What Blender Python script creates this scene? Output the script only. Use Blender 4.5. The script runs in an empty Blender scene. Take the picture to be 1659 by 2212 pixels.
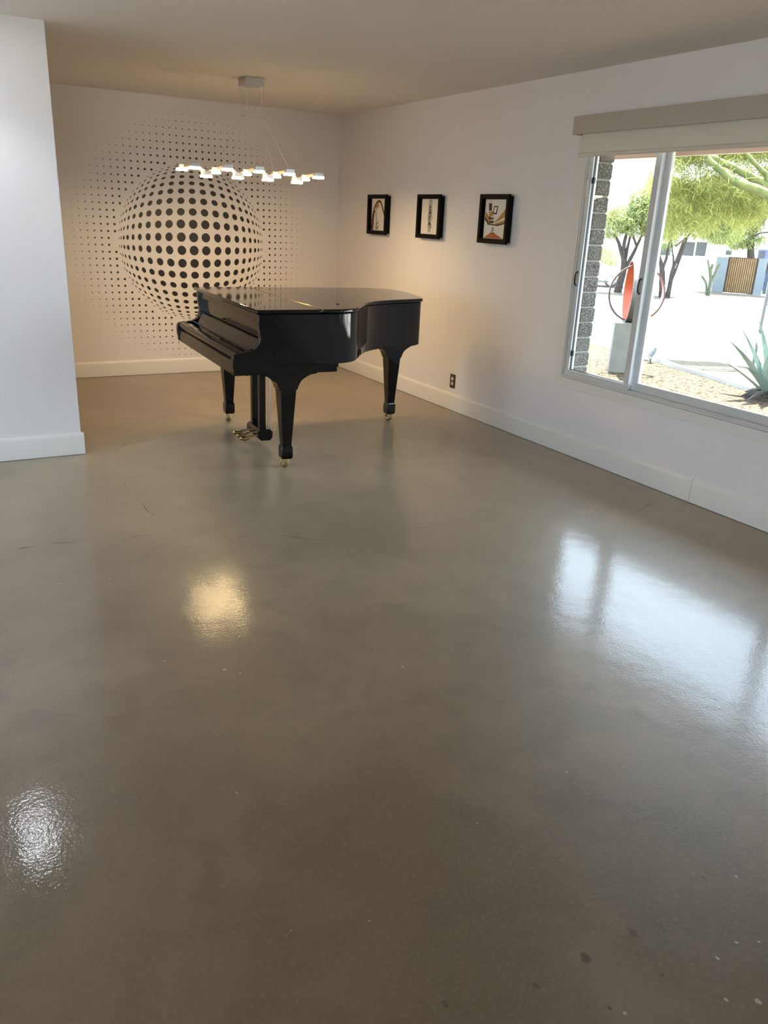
import bpy, bmesh, math, random
from mathutils import Vector, Matrix
C = bpy.context.scene.collection
rnd = random.Random(7)
PI = math.pi

# ------------------------------------------------------------------ materials
def new_mat(name):
    m = bpy.data.materials.new(name); m.use_nodes = True
    return m, m.node_tree.nodes, m.node_tree.links, m.node_tree.nodes['Principled BSDF']
def mat(name, col, rough=.5, metal=0., spec=.5, coat=0., emit=None, estr=0., noise=None, bump=None, trans=0.):
    m, N, L, b = new_mat(name)
    b.inputs['Base Color'].default_value = (*col, 1); b.inputs['Roughness'].default_value = rough
    b.inputs['Metallic'].default_value = metal; b.inputs['Specular IOR Level'].default_value = spec
    b.inputs['Coat Weight'].default_value = coat; b.inputs['Coat Roughness'].default_value = .03
    if emit:
        b.inputs['Emission Color'].default_value = (*emit, 1); b.inputs['Emission Strength'].default_value = estr
    tc = N.new('ShaderNodeTexCoord')
    if noise:
        sc, col2, lo, hi = noise
        n = N.new('ShaderNodeTexNoise'); n.inputs['Scale'].default_value = sc; n.inputs['Detail'].default_value = 5
        r = N.new('ShaderNodeMapRange'); r.inputs[1].default_value = lo; r.inputs[2].default_value = hi
        x = N.new('ShaderNodeMix'); x.data_type = 'RGBA'
        x.inputs[6].default_value = (*col, 1); x.inputs[7].default_value = (*col2, 1)
        L.new(tc.outputs['Object'], n.inputs['Vector']); L.new(n.outputs['Fac'], r.inputs[0])
        L.new(r.outputs[0], x.inputs[0]); L.new(x.outputs[2], b.inputs['Base Color'])
    if bump:
        sc, st, di = bump
        n = N.new('ShaderNodeTexNoise'); n.inputs['Scale'].default_value = sc; n.inputs['Detail'].default_value = 3
        u = N.new('ShaderNodeBump'); u.inputs['Strength'].default_value = st; u.inputs['Distance'].default_value = di
        L.new(tc.outputs['Object'], n.inputs['Vector']); L.new(n.outputs['Fac'], u.inputs['Height'])
        L.new(u.outputs[0], b.inputs['Normal'])
    return m

M = {}
M['wall'] = mat('wall_paint', (.83, .80, .81), .6, spec=.3, bump=(60, .08, .004))
M['ceil'] = mat('ceiling_paint', (.86, .835, .81), .7, spec=.2, bump=(40, .1, .004))
M['trim'] = mat('trim_paint', (.80, .78, .75), .4, spec=.4)
M['black'] = mat('black_lacquer', (.0025, .0032, .0034), .05, spec=.5)
M['satin'] = mat('satin_black', (.006, .007, .008), .28)
M['brass'] = mat('polished_brass', (.78, .58, .25), .18, 1.)
M['palebrass'] = mat('worn_brass', (.60, .47, .25), .3, 1.)
M['steel'] = mat('bright_steel', (.75, .74, .72), .2, 1.)
M['gap'] = mat('dark_gap', (.012, .011, .01), .8)
M['dot'] = mat('black_vinyl', (.012, .009, .009), .45)
M['alu'] = mat('brushed_aluminium', (.62, .62, .63), .35, .85, noise=(40, (.55, .55, .56), .3, .7))
M['arm'] = mat('satin_nickel', (.75, .70, .60), .35, .6)
M['led'] = mat('warm_led', (1, .9, .7), .5, emit=(1, .70, .34), estr=7)
M['ledface'] = mat('warm_led_face', (1, .9, .7), .5, emit=(1, .70, .34), estr=58)
M['canled'] = mat('cool_led', (1, 1, 1), .5, emit=(.86, .93, 1), estr=40)
M['vinyl'] = mat('window_vinyl', (.66, .68, .69), .35, noise=(3, (.62, .64, .65), .4, .6))
M['gasket'] = mat('black_gasket', (.012, .013, .014), .5)
M['shade'] = mat('roller_fabric', (.74, .70, .62), .85, spec=.1, bump=(500, .1, .001))
M['valance'] = mat('valance_cover', (.50, .455, .40), .55, spec=.3)
M['frame'] = mat('black_wood_frame', (.004, .0035, .0035), .55, spec=.12, bump=(90, .1, .002))
M['paper'] = mat('art_paper', (.80, .76, .70), .7)
M['maroon'] = mat('maroon_ink', (.10, .022, .014), .6)
M['ochre'] = mat('ochre_ink', (.42, .24, .06), .6)
M['orange_ink'] = mat('rust_ink', (.45, .12, .03), .6)
M['ink'] = mat('dark_ink', (.03, .016, .012), .6)
M['greyink'] = mat('grey_ink', (.45, .42, .38), .6)
M['bronze'] = mat('bronze_plate', (.075, .05, .035), .4, .3)
M['ivory'] = mat('ivory_plastic', (.72, .70, .66), .4)
M['cmu'] = mat('concrete_block', (.07, .068, .056), .95, spec=.1, noise=(150, (.34, .33, .30), .45, .66), bump=(120, .6, .01))
M['mortar'] = mat('mortar', (0.3, 0.29, 0.26), .95, spec=.1)
M['soffit'] = mat('tan_soffit', (.66, .44, .27), .7)
M['fascia'] = mat('pale_fascia', (.75, .60, .52), .6)
M['gravel'] = mat('tan_gravel', (0.0593, 0.0425, 0.0257), .95, spec=.1, noise=(28, (0.00884, 0.00593, 0.00393), .47, .60), bump=(22, 1., .05))
M['gravel2'] = mat('pale_gravel', (0.0875, 0.071, 0.0481), .95, spec=.1, noise=(20, (0.0188, 0.0146, 0.0115), .56, .66), bump=(22, .7, .04))
M['farground'] = mat('decomposed_granite', (0.0926, 0.0774, 0.0587), .95, spec=.1, noise=(6, (0.0557, 0.0463, 0.037), .5, .65))
M['concrete'] = mat('pale_concrete', (.31, .30, .285), .9, spec=.1, noise=(2, (.28, .27, .255), .4, .7))
M['asphalt'] = mat('tree_shaded_asphalt', (0.0463, 0.0463, 0.0479), .95, spec=.1, noise=(3, (0.0649, 0.0649, 0.0649), .4, .65))  # dark grey is tree shade on the street, put into the colour
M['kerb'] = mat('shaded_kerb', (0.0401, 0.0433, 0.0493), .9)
M['pedestal'] = mat('concrete_pedestal', (.125, .122, .100), .85, noise=(5, (.10, .10, .082), .4, .65), bump=(30, .2, .01))
M['greysteel'] = mat('weathered_steel', (0.0726, 0.0726, 0.0637), .55, .2, noise=(8, (0.0582, 0.0582, 0.0511), .4, .65))
M['orange'] = mat('orange_paint', (0.231, 0.0309, 0.0037), .45)
M['rod'] = mat('rusty_rod', (0.0619, 0.037, 0.0263), .6, .3)
M['agave'] = mat('agave_skin', (.12, .18, .155), .5, noise=(7, (.17, .225, .20), .4, .65))
M['agavedry'] = mat('dry_agave_leaf', (0.0678, 0.0619, 0.0523), .8, noise=(9, (0.0278, 0.0263, 0.0247), .4, .6))
M['darkmetal'] = mat('dark_powder_coat', (.05, .05, .05), .5)
M['bark'] = mat('grey_bark', (0.0433, 0.0354, 0.0309), .95, spec=.1, noise=(14, (0.0216, 0.0169, 0.0139), .4, .65))
M['greenbark'] = mat('green_bark', (.105, .112, .035), .8, spec=.2, noise=(9, (.065, .078, .025), .4, .65))
M['cactus'] = mat('cactus_skin', (0.037, 0.0523, 0.0216), .7, noise=(10, (0.0587, 0.0649, 0.0339), .4, .65))
M['carwhite'] = mat('white_car_paint', (.62, .62, .62), .25, coat=.5)
M['carglass'] = mat('car_glass', (.045, .075, .085), .4, spec=.15)
M['tyre'] = mat('black_rubber', (.02, .02, .02), .8)
M['cedar'] = mat('cedar_slats', (.125, .066, .018), .7, noise=(5, (.165, .095, .03), .4, .65))
M['cedardark'] = mat('dark_cedar_gap', (.03, .013, .005), .8)
M['bluewall'] = mat('blue_grey_masonry', (.105, .122, .132), .9, noise=(6, (.09, .106, .117), .4, .65))
M['garage'] = mat('garage_paint', (0.0386, 0.051, 0.0587), .8)
M['white_stucco'] = mat('white_stucco', (.55, .55, .55), .9, bump=(60, .2, .01))
M['housepane'] = mat('house_pane', (.05, .053, .055), .4, spec=.15)
M['bluepaint'] = mat('blue_door_paint', (.07, .08, .30), .5)
M['hedge'] = mat('pale_shrub_leaf', (.22, .23, .19), .9)

def leaf_mat(name, a, b):
    m, N, L, p = new_mat(name)
    N.remove(p); out = N['Material Output']
    g = N.new('ShaderNodeNewGeometry'); x = N.new('ShaderNodeMix'); x.data_type = 'RGBA'
    x.inputs[6].default_value = (*a, 1); x.inputs[7].default_value = (*b, 1)
    L.new(g.outputs['Random Per Island'], x.inputs[0])
    d = N.new('ShaderNodeBsdfDiffuse'); t = N.new('ShaderNodeBsdfTranslucent'); s = N.new('ShaderNodeMixShader')
    s.inputs[0].default_value = .4
    L.new(x.outputs[2], d.inputs[0]); L.new(x.outputs[2], t.inputs[0])
    L.new(d.outputs[0], s.inputs[1]); L.new(t.outputs[0], s.inputs[2]); L.new(s.outputs[0], out.inputs[0])
    return m
M['leaf1'] = leaf_mat('mesquite_leaf', (.115, .145, .058), (.25, .27, .10))
M['leaf2'] = leaf_mat('paloverde_leaf', (.14, .155, .048), (.33, .33, .095))

def glass_mat():
    m, N, L, p = new_mat('window_glass'); N.remove(p); out = N['Material Output']
    t = N.new('ShaderNodeBsdfTransparent'); t.inputs[0].default_value = (.94, .965, .96, 1)
    g = N.new('ShaderNodeBsdfGlossy'); g.inputs['Roughness'].default_value = 0.
    f = N.new('ShaderNodeFresnel')
    ge = N.new('ShaderNodeNewGeometry'); mr = N.new('ShaderNodeMapRange'); mr.inputs[3].default_value = 1.5; mr.inputs[4].default_value = 1/1.5
    L.new(ge.outputs['Backfacing'], mr.inputs[0]); L.new(mr.outputs[0], f.inputs[0])   # same Fresnel on both faces of the pane
    s = N.new('ShaderNodeMixShader')
    L.new(f.outputs[0], s.inputs[0]); L.new(t.outputs[0], s.inputs[1]); L.new(g.outputs[0], s.inputs[2])
    L.new(s.outputs[0], out.inputs[0]); return m
M['glass'] = glass_mat()

def floor_mat():
    m, N, L, b = new_mat('polished_concrete')
    tc = N.new('ShaderNodeTexCoord')
    def noise(sc, det=6, dist=0.):
        n = N.new('ShaderNodeTexNoise'); n.inputs['Scale'].default_value = sc; n.inputs['Detail'].default_value = det
        n.inputs['Distortion'].default_value = dist
        L.new(tc.outputs['Object'], n.inputs['Vector']); return n.outputs['Fac']
    def rng(s, a, bb, c=0., d=1.):
        r = N.new('ShaderNodeMapRange'); L.new(s, r.inputs[0])
        for i, v in enumerate((a, bb, c, d)): r.inputs[i + 1].default_value = v
        return r.outputs[0]
    def mix(f, a, bb):
        x = N.new('ShaderNodeMix'); x.data_type = 'RGBA'; L.new(f, x.inputs[0])
        for i, v in ((6, a), (7, bb)):
            if isinstance(v, tuple): x.inputs[i].default_value = (*v, 1)
            else: L.new(v, x.inputs[i])
        return x.outputs[2]
    big = mix(rng(noise(1.1, 5, .5), .38, .62), (.116, .073, .034), (.190, .133, .074))
    mid = mix(rng(noise(5, 8, .6), .45, .70, 0, .6), big, (.088, .056, .027))
    fine = mix(rng(noise(80, 8), .50, .72, 0, .26), mid, (.235, .185, .13))
    spk = mix(rng(noise(260, 2), .62, .72, 0, .5), fine, (.07, .055, .04))
    L.new(spk, b.inputs['Base Color'])
    L.new(rng(noise(3.5, 7, .4), .3, .75, .055, .115), b.inputs['Coat Roughness'])
    b.inputs['Coat Weight'].default_value = .52; b.inputs['Specular IOR Level'].default_value = .65; b.inputs['Coat IOR'].default_value = 1.5; b.inputs['Roughness'].default_value = .45; b.inputs['Sheen Weight'].default_value = .5; b.inputs['Sheen Roughness'].default_value = .42; b.inputs['Sheen Tint'].default_value = (.98, .82, .60, 1)
    u = N.new('ShaderNodeBump'); u.inputs['Strength'].default_value = .10; u.inputs['Distance'].default_value = .004
    L.new(noise(110, 3), u.inputs['Height'])
    u2 = N.new('ShaderNodeBump'); u2.inputs['Strength'].default_value = .05; u2.inputs['Distance'].default_value = .02
    L.new(noise(9, 3), u2.inputs['Height']); L.new(u2.outputs[0], u.inputs['Normal'])
    L.new(u.outputs[0], b.inputs['Normal']); L.new(u.outputs[0], b.inputs['Coat Normal'])
    return m
M['floor'] = floor_mat()
M['crack'] = mat('floor_crack', (.035, .026, .018), .7)
M['chip'] = mat('pale_chip', (.40, .35, .28), .6)
M['stain'] = mat('dark_stain', (.095, .068, .040), .5)

# ------------------------------------------------------------------ mesh helpers
def box(bm, a, b, mi=0, bev=0.):
    x0, y0, z0 = a; x1, y1, z1 = b
    v = [bm.verts.new(p) for p in ((x0,y0,z0),(x1,y0,z0),(x1,y1,z0),(x0,y1,z0),(x0,y0,z1),(x1,y0,z1),(x1,y1,z1),(x0,y1,z1))]
    fs = [bm.faces.new([v[i] for i in f]) for f in ((0,3,2,1),(4,5,6,7),(0,1,5,4),(1,2,6,5),(2,3,7,6),(3,0,4,7))]
    for f in fs: f.material_index = mi
    if bev:
        es = list({e for f in fs for e in f.edges})
        r = bmesh.ops.bevel(bm, geom=es, offset=bev, segments=2, affect='EDGES', profile=.5)
        for f in r['faces']: f.material_index = mi
def prism(bm, pts, lo, hi, axis='z', mi=0):
    """extrude the 2-D polygon pts between lo and hi along axis"""
    def P(p, t):
        return {'z': (p[0], p[1], t), 'y': (p[0], t, p[1]), 'x': (t, p[0], p[1])}[axis]
    A = [bm.verts.new(P(p, lo)) for p in pts]; B = [bm.verts.new(P(p, hi)) for p in pts]
    n = len(pts); fs = [bm.faces.new(A), bm.faces.new(B)]
    for i in range(n): fs.append(bm.faces.new((A[i], A[(i+1) % n], B[(i+1) % n], B[i])))
    for f in fs: f.material_index = mi
    bmesh.ops.recalc_face_normals(bm, faces=fs)
def tube(bm, pts, r, n=8, mi=0, flat=None):
    pts = [Vector(p) for p in pts]; k = len(pts)
    rs = r if isinstance(r, (list, tuple)) else [r] * k
    rings = []; prev = None
    for i, p in enumerate(pts):
        d = (pts[min(i+1, k-1)] - pts[max(i-1, 0)]).normalized()
        up = prev if prev else (Vector((0,0,1)) if abs(d.z) < .9 else Vector((1,0,0)))
        a = (up - d * up.dot(d)).normalized(); b = d.cross(a); prev = a
        rings.append([bm.verts.new(p + rs[i] * (math.cos(2*PI*j/n) * a + math.sin(2*PI*j/n) * b * (flat or 1))) for j in range(n)])
    fs = []
    for A, B in zip(rings, rings[1:]):
        for j in range(n): fs.append(bm.faces.new((A[j], A[(j+1) % n], B[(j+1) % n], B[j])))
    fs.append(bm.faces.new(rings[0][::-1])); fs.append(bm.faces.new(rings[-1]))
    for f in fs: f.material_index = mi
    bmesh.ops.recalc_face_normals(bm, faces=fs)
def loft(bm, sections, mi=0):
    """sections: list of equal-length vertex loops"""
    R = [[bm.verts.new(p) for p in s] for s in sections]; fs = []; n = len(R[0])
    for A, B in zip(R, R[1:]):
        for j in range(n): fs.append(bm.faces.new((A[j], A[(j+1) % n], B[(j+1) % n], B[j])))
    fs += [bm.faces.new(R[0][::-1]), bm.faces.new(R[-1])]
    for f in fs: f.material_index = mi
    bmesh.ops.recalc_face_normals(bm, faces=fs)
def catmull(pts, sub=8):
    out = []; n = len(pts)
    for i in range(n - 1):
        p0, p1, p2, p3 = pts[max(i-1, 0)], pts[i], pts[i+1], pts[min(i+2, n-1)]
        for s in range(sub):
            t = s / sub
            out.append(tuple(.5 * (2*b + (c-a)*t + (2*a-5*b+4*c-d)*t*t + (3*b-a-3*c+d)*t**3) for a, b, c, d in zip(p0, p1, p2, p3)))
    return out + [tuple(pts[-1])]
def obj(name, bm, mats, parent=None, smooth=None, bev=None):
    me = bpy.data.meshes.new(name); bm.normal_update(); bm.to_mesh(me); bm.free()
    for m in (mats if isinstance(mats, (list, tuple)) else [mats]): me.materials.append(M[m])
    o = bpy.data.objects.new(name, me); C.objects.link(o)
    if parent: o.parent = parent
    if smooth is not None:
        me.polygons.foreach_set('use_smooth', [True] * len(me.polygons)); me.set_sharp_from_angle(angle=math.radians(smooth))
    if bev:
        d = o.modifiers.new('bevel', 'BEVEL'); d.width = bev; d.segments = 3; d.limit_method = 'ANGLE'; d.angle_limit = math.radians(40)
        me.polygons.foreach_set('use_smooth', [True] * len(me.polygons)); me.set_sharp_from_angle(angle=math.radians(35))
    return o
def tag(o, label, cat, group=None, kind=None):
    o['label'] = label; o['category'] = cat
    if group: o['group'] = group
    if kind: o['kind'] = kind
    return o
def thing(name, label, cat, loc=(0,0,0), rz=0, group=None):
    o = bpy.data.objects.new(name, None); C.objects.link(o); o.location = loc; o.rotation_euler = (0, 0, rz); o.empty_display_size = .1
    return tag(o, label, cat, group)
def struct(name, bm, mats, label=None, cat=None, parent=None, **k):
    o = obj(name, bm, mats, parent, **k)
    if not parent:
        o['kind'] = 'structure'
        o['label'] = label; o['category'] = cat
    return o
BM = bmesh.new

# ------------------------------------------------------------------ camera (solved from the room's edges)
yaw, pit, rol, F, H = .5303, .3511, .0460, 1729.63, 1.5124
f = Vector((math.sin(yaw)*math.cos(pit), math.cos(yaw)*math.cos(pit), -math.sin(pit)))
r0 = Vector((math.cos(yaw), -math.sin(yaw), 0)); u0 = r0.cross(f)
r1 = math.cos(rol)*r0 + math.sin(rol)*u0; u1 = -math.sin(rol)*r0 + math.cos(rol)*u0
cam = bpy.data.cameras.new('camera'); co = bpy.data.objects.new('camera', cam); C.objects.link(co)
mw = Matrix((r1, u1, -f)).transposed().to_4x4(); mw.translation = (0, 0, H); co.matrix_world = mw
cam.sensor_fit = 'HORIZONTAL'; cam.sensor_width = 36; cam.lens = F / 1659 * 36; cam.clip_start = .05; cam.clip_end = 400
bpy.context.scene.camera = co

# ------------------------------------------------------------------ room shell
XR, YB, YP, XP, HC = 3.876, 7.819, 5.280, .816, 2.44
WY0, WY1, WZ0, WZ1 = 1.77, 4.239, .527, 2.07          # window opening in the right wall
YR, XL = -3.4, -3.4
bm = BM(); box(bm, (XL-.2, YR-.2, -.12), (XR+.2, YB+.2, 0))
def ribbon(bm, pts, w, mi, z=.0006):
    """a thin crack lying on the floor: tapered, jittered ribbon"""
    P = []
    for (a, b) in zip(pts, pts[1:]):
        for s in range(6):
            t = s / 6; P.append((a[0]+(b[0]-a[0])*t + rnd.uniform(-.004, .004), a[1]+(b[1]-a[1])*t + rnd.uniform(-.004, .004)))
    P.append(pts[-1]); n = len(P); L = []; R = []
    for i, p in enumerate(P):
        q0, q1 = P[max(i-1, 0)], P[min(i+1, n-1)]; d = Vector((q1[0]-q0[0], q1[1]-q0[1])).normalized()
        ww = w * (.25 + .75*math.sin(PI*(i+.3)/(n-.4))) * rnd.uniform(.5, 1.2)
        L.append(bm.verts.new((p[0]-d.y*ww, p[1]+d.x*ww, z))); R.append(bm.verts.new((p[0]+d.y*ww, p[1]-d.x*ww, z)))
    for i in range(n-1):
        fc = bm.faces.new((R[i], R[i+1], L[i+1], L[i])); fc.material_index = mi
def blot(bm, x, y, rx, ry, mi, z=.0005):
    n = 11; a0 = rnd.random()*6
    fc = bm.faces.new([bm.verts.new((x+rx*rnd.uniform(.6, 1.1)*math.cos(a0+2*PI*i/n), y+ry*rnd.uniform(.6, 1.1)*math.sin(a0+2*PI*i/n), z)) for i in range(n)]); fc.material_index = mi
for w_, L_ in ((0.0022, [(0.254, 3.786), (0.293, 3.797), (0.336, 3.793)]), (0.0022, [(0.403, 3.803), (0.459, 3.788), (0.516, 3.769)]), (0.0013, [(0.589, 3.774), (0.696, 3.737)]), (0.0013, [(0.758, 3.732), (0.874, 3.721)]), (0.0013, [(1.041, 3.642), (1.115, 3.627)]), (0.0013, [(1.235, 3.539), (1.35, 3.503)]), (0.0022, [(1.419, 3.496), (1.469, 3.445), (1.501, 3.405), (1.562, 3.353), (1.661, 3.304)]), (0.0013, [(1.77, 3.295), (1.823, 3.253)]), (0.0013, [(2.045, 3.287), (2.144, 3.288), (2.205, 3.247), (2.288, 3.241)]), (0.0022, [(0.931, 4.216), (0.928, 4.117), (0.929, 4.064), (0.94, 3.975)]), (0.0013, [(3.181, 4.158), (3.382, 4.139), (3.581, 4.11)]), (0.0022, [(3.421, 3.011), (3.513, 3.031), (3.586, 3.061), (3.641, 3.073)]), (0.0013, [(0.98, 4.636), (1.031, 4.683), (1.12, 4.707)]), (0.0013, [(0.91, 4.506), (0.928, 4.609)]), (0.0013, [(0.994, 5.209), (1.112, 5.405), (1.312, 5.458)])): ribbon(bm, L_, w_, 1)
for q_ in [(1.24,0.897,0.01,0.014,3),(1.093,0.898,0.012,0.016,3),(0.952,0.895,0.008,0.01,3),(0.757,0.95,0.008,0.011,3),(1.433,0.769,0.004,0.005,2),(1.359,0.761,0.004,0.006,2),(1.347,0.649,0.007,0.009,2),(1.075,0.761,0.005,0.005,2),(1.29,0.683,0.004,0.006,2),(1.523,0.936,0.004,0.007,3),(1.602,0.901,0.004,0.005,2),(1.055,0.783,0.005,0.006,3),(1.214,0.788,0.005,0.006,3),(0.576,3.295,0.006,0.006,2),(0.372,3.33,0.005,0.005,2),(0.595,1.752,0.003,0.004,2),(1.352,1.566,0.003,0.003,3),(0.775,2.378,0.008,0.006,2),(0.816,2.331,0.004,0.006,2),(0.604,2.524,0.004,0.005,2),(1.492,1.406,0.003,0.004,2),(1.355,2.126,0.004,0.008,2),(1.481,0.746,0.003,0.004,2),(0.786,0.911,0.003,0.003,3),(0.707,3.696,0.006,0.004,2)]: blot(bm, *q_)
for _ in range(60): blot(bm, rnd.uniform(-.4, 3.6), rnd.uniform(1.1, 5.2), .0022, .003, rnd.choice((2, 2, 3)))
struct('floor', bm, ['floor', 'crack', 'chip', 'stain'], 'polished grey-brown concrete floor with fine cracks', 'floor')
bm = BM(); box(bm, (XL-.2, YR-.2, HC), (XR+.2, YB+.2, HC+.12)); struct('ceiling', bm, 'ceil', 'plain white painted ceiling', 'ceiling')
bm = BM(); box(bm, (XL-.2, YB, 0), (XR+.12, YB+.2, HC)); struct('wall_back', bm, 'wall', 'far white wall that carries the dotted sphere mural', 'wall')
bm = BM(); X1 = XR+.09
box(bm, (XR, WY1, 0), (X1, YB, HC)); box(bm, (XR, YR, 0), (X1, WY0, HC)); box(bm, (XR, WY0, 0), (X1, WY1, WZ0)); box(bm, (XR, WY0, WZ1), (X1, WY1, HC))
struct('wall_right', bm, 'wall', 'long white wall on the right with window and three pictures', 'wall')
bm = BM(); box(bm, (XL, YP, 0), (XP, YP+.13, HC)); struct('wall_partition', bm, 'wall', 'bright white partition wall at the left edge', 'wall')
LY0, LY1, LZ0, LZ1 = 2.3, 3.9, .25, 2.12                  # glazed opening added to the unseen left wall for more daylight
bm = BM(); box(bm, (XL-.2, YR-.2, 0), (XL, LY0, HC)); box(bm, (XL-.2, LY1, 0), (XL, YB, HC)); box(bm, (XL-.2, LY0, 0), (XL, LY1, LZ0)); box(bm, (XL-.2, LY0, LZ1), (XL, LY1, HC)); struct('wall_left', bm, 'wall', 'white wall to the left, out of the photo', 'wall')
bm = BM(); box(bm, (-.95, YP+.13, 0), (-.85, YB, HC)); struct('wall_alcove', bm, 'wall', 'short white wall closing the piano alcove, hidden behind the partition', 'wall')
RX0, RX1, RZ = -3.0, -.8, 2.12                           # glazed opening added behind the camera for daylight
bm = BM(); box(bm, (XL, YR-.2, 0), (RX0, YR, HC)); box(bm, (RX1, YR-.2, 0), (XR, YR, HC)); box(bm, (RX0, YR-.2, RZ), (RX1, YR, HC))
struct('wall_rear', bm, 'wall', 'white wall behind the camera with a glazed opening added for daylight', 'wall')

def base_profile(h=.137, t=.016): return [(0, 0), (t, 0), (t, h-.022), (t-.004, h-.008), (t-.010, h), (0, h)]
def baseboard(name, label, p0, p1, nrm):
    bm = BM(); pr = base_profile(); S = []
    for p in (p0, p1): S.append([(p[0]+nrm[0]*a, p[1]+nrm[1]*a, z+.003) for a, z in pr])
    loft(bm, S); return struct(name, bm, 'trim', label, 'baseboard', smooth=50)
baseboard('baseboard_back', 'white baseboard under the dotted mural', (-.85, YB), (XR-.016, YB), (0, -1))
baseboard('baseboard_right', 'white baseboard along the right wall, from the far corner to the joint', (XR, YB), (XR, 3.003), (-1, 0))
baseboard('baseboard_right', 'short white baseboard piece right of the joint below the window', (XR, 3.0), (XR, YR), (-1, 0))
baseboard('baseboard_partition', 'white baseboard along the foot of the left partition', (XL, YP), (XP+.016, YP), (0, -1))
bm = BM(); pr = base_profile()
loft(bm, [[(XP+a, y, z+.003) for a, z in pr] for y in (YP+.0, YP+.146)]); struct('baseboard_partition', bm, 'trim', 'short white baseboard return on the partition end', 'baseboard', smooth=50)

# ------------------------------------------------------------------ dotted sphere mural
mur = thing('dot_mural', 'black dotted optical sphere mural on the far wall', 'mural', (2.366, YB-.0004, 0))
fr_r = [0, .5, 1.118, 2.06, 3.04, 4.03, 5.02, 6.02, 7.02, 8.02, 9.01, 10.01, 11.0]
fr_v = [0, .0585, .1315, .240, .337, .428, .503, .563, .612, .646, .670, .687, .699]
def bulge(r):
    for a, b, c, d in zip(fr_r, fr_r[1:], fr_v, fr_v[1:]):
        if r <= b: return c + (d-c)*(r-a)/(b-a), (d-c)/(b-a)
    return .699, .01
def disc(bm, x, z, at, ar, dr, n=18):
    """ellipse on the wall: at across, ar along the radial direction dr"""
    c, s = dr; vs = []
    for i in range(n):
        a = ar*math.cos(2*PI*i/n); b = at*math.sin(2*PI*i/n)
        vs.append((x + a*c - b*s, z + a*s + b*c))
    A = [bm.verts.new((p[0], 0, p[1])) for p in vs]; B = [bm.verts.new((p[0], -.0008, p[1])) for p in vs]
    bm.faces.new(B)
    for i in range(n): bm.faces.new((A[i], A[(i+1) % n], B[(i+1) % n], B[i]))
CZ = 1.2075
bm = BM()
for i in range(-11, 12):
    for j in range(-11, 11):
        gx, gz = i, j + .5; r = math.hypot(gx, gz)
        if r > 10.9: continue
        p, dp = bulge(r)
        s = .0445 * max(.42, 1 - .05*r)
        at = s * (p/r)/.117; ar = max(.0022, s*dp/.117)
        disc(bm, p*gx/r + .004, CZ + p*gz/r, at, ar, (gx/r, gz/r))
bmesh.ops.recalc_face_normals(bm, faces=bm.faces[:]); obj('sphere_dots', bm, 'dot', mur)
bm = BM()
for i in range(-22, 23):
    for j in range(-22, 23):
        x, z = -.0035 + .0592*i, .034 + .0592*j; q = math.hypot(x, z)
        if q < .715 or q > 1.2: continue
        d = .0215 - (q-.71)*.040
        if d < .0026: continue
        disc(bm, x, CZ + z, d/2, d/2, (1, 0), 12)
bmesh.ops.recalc_face_normals(bm, faces=bm.faces[:]); obj('background_dots', bm, 'dot', mur)

# ------------------------------------------------------------------ grand piano (u along its length, v across, z up)
piano = thing('grand_piano', 'glossy black baby grand piano with closed lid on brass casters', 'piano', (1.919, 4.538, 0), -.05487)
tail = [(.30,-.125),(.36,-.112),(.42,-.078),(.47,-.03),(.515,.04),(.56,.108),(.61,.18),(.68,.258),(.77,.328),(.88,.380),(.98,.414),(1.084,.443),(1.157,.466),(1.203,.492),(1.234,.550),(1.272,.675),(1.312,.875),(1.325,1.01),(1.310,1.13),(1.25,1.245),(1.14,1.31),(1.0,1.335)]
curve = catmull(tail, 6)
def inset(pts, d):
    out = []; n = len(pts)
    for i in range(n):
        a, b = Vector(pts[i-1]), Vector(pts[(i+1) % n]); t = (b-a).normalized(); nn = Vector((-t.y, t.x))
        out.append((pts[i][0] + nn.x*d, pts[i][1] + nn.y*d))
    return out
lidc = curve
rimc = inset([(-.2, -.125)] + curve + [(-.2, 1.335)], .012)[1:-1]
US = .19                                                   # hinge line
bm = BM(); prism(bm, [(US+.002, -.125)] + lidc + [(US+.002, 1.335)], .966, .990); obj('lid', bm, 'black', piano, bev=.009)
bm = BM(); prism(bm, [(-.224, -.125), (US-.002, -.125), (US-.002, 1.335), (-.224, 1.335)], .966, .990); obj('front_lid', bm, 'black', piano, bev=.009)
bm = BM(); box(bm, (US-.004, -.120, .985), (US+.004, 1.33, .9915)); obj('lid_hinge', bm, 'brass', piano)
bm = BM(); tube(bm, [(.405, .16, .985), (.405, .16, .994)], .009, 10); obj('lid_bumper', bm, 'gap', piano)
bm = BM(); prism(bm, [(-.12, -.113)] + rimc + [(-.12, 1.323)], .665, .964); obj('case', bm, 'black', piano, bev=.004)
armp = [(-.11,.964),(-.207,.964),(-.207,.905),(-.203,.880),(-.199,.855),(-.198,.828),(-.203,.803),(-.214,.782),(-.232,.766),(-.256,.756),(-.30,.750),(-.335,.747),(-.351,.742),(-.361,.730),(-.364,.712),(-.364,.660),(-.358,.655),(-.358,.618),(-.11,.618)]
for a, b in ((-.113, -.072), (1.282, 1.323)):
    bm = BM(); prism(bm, armp, a, b, 'y'); obj('arm', bm, 'black', piano, bev=.004)
bm = BM(); prism(bm, [(-.352,.614),(.295,.614),(.295,.645),(.305,.645),(.305,.666),(-.352,.666)], -.106, 1.316, 'y')
for u in (-.26, -.215): tube(bm, [(u, -.06, .615), (u, -.06, .603)], [.009, .005], 8)
obj('key_bed', bm, 'black', piano, bev=.002)
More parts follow.
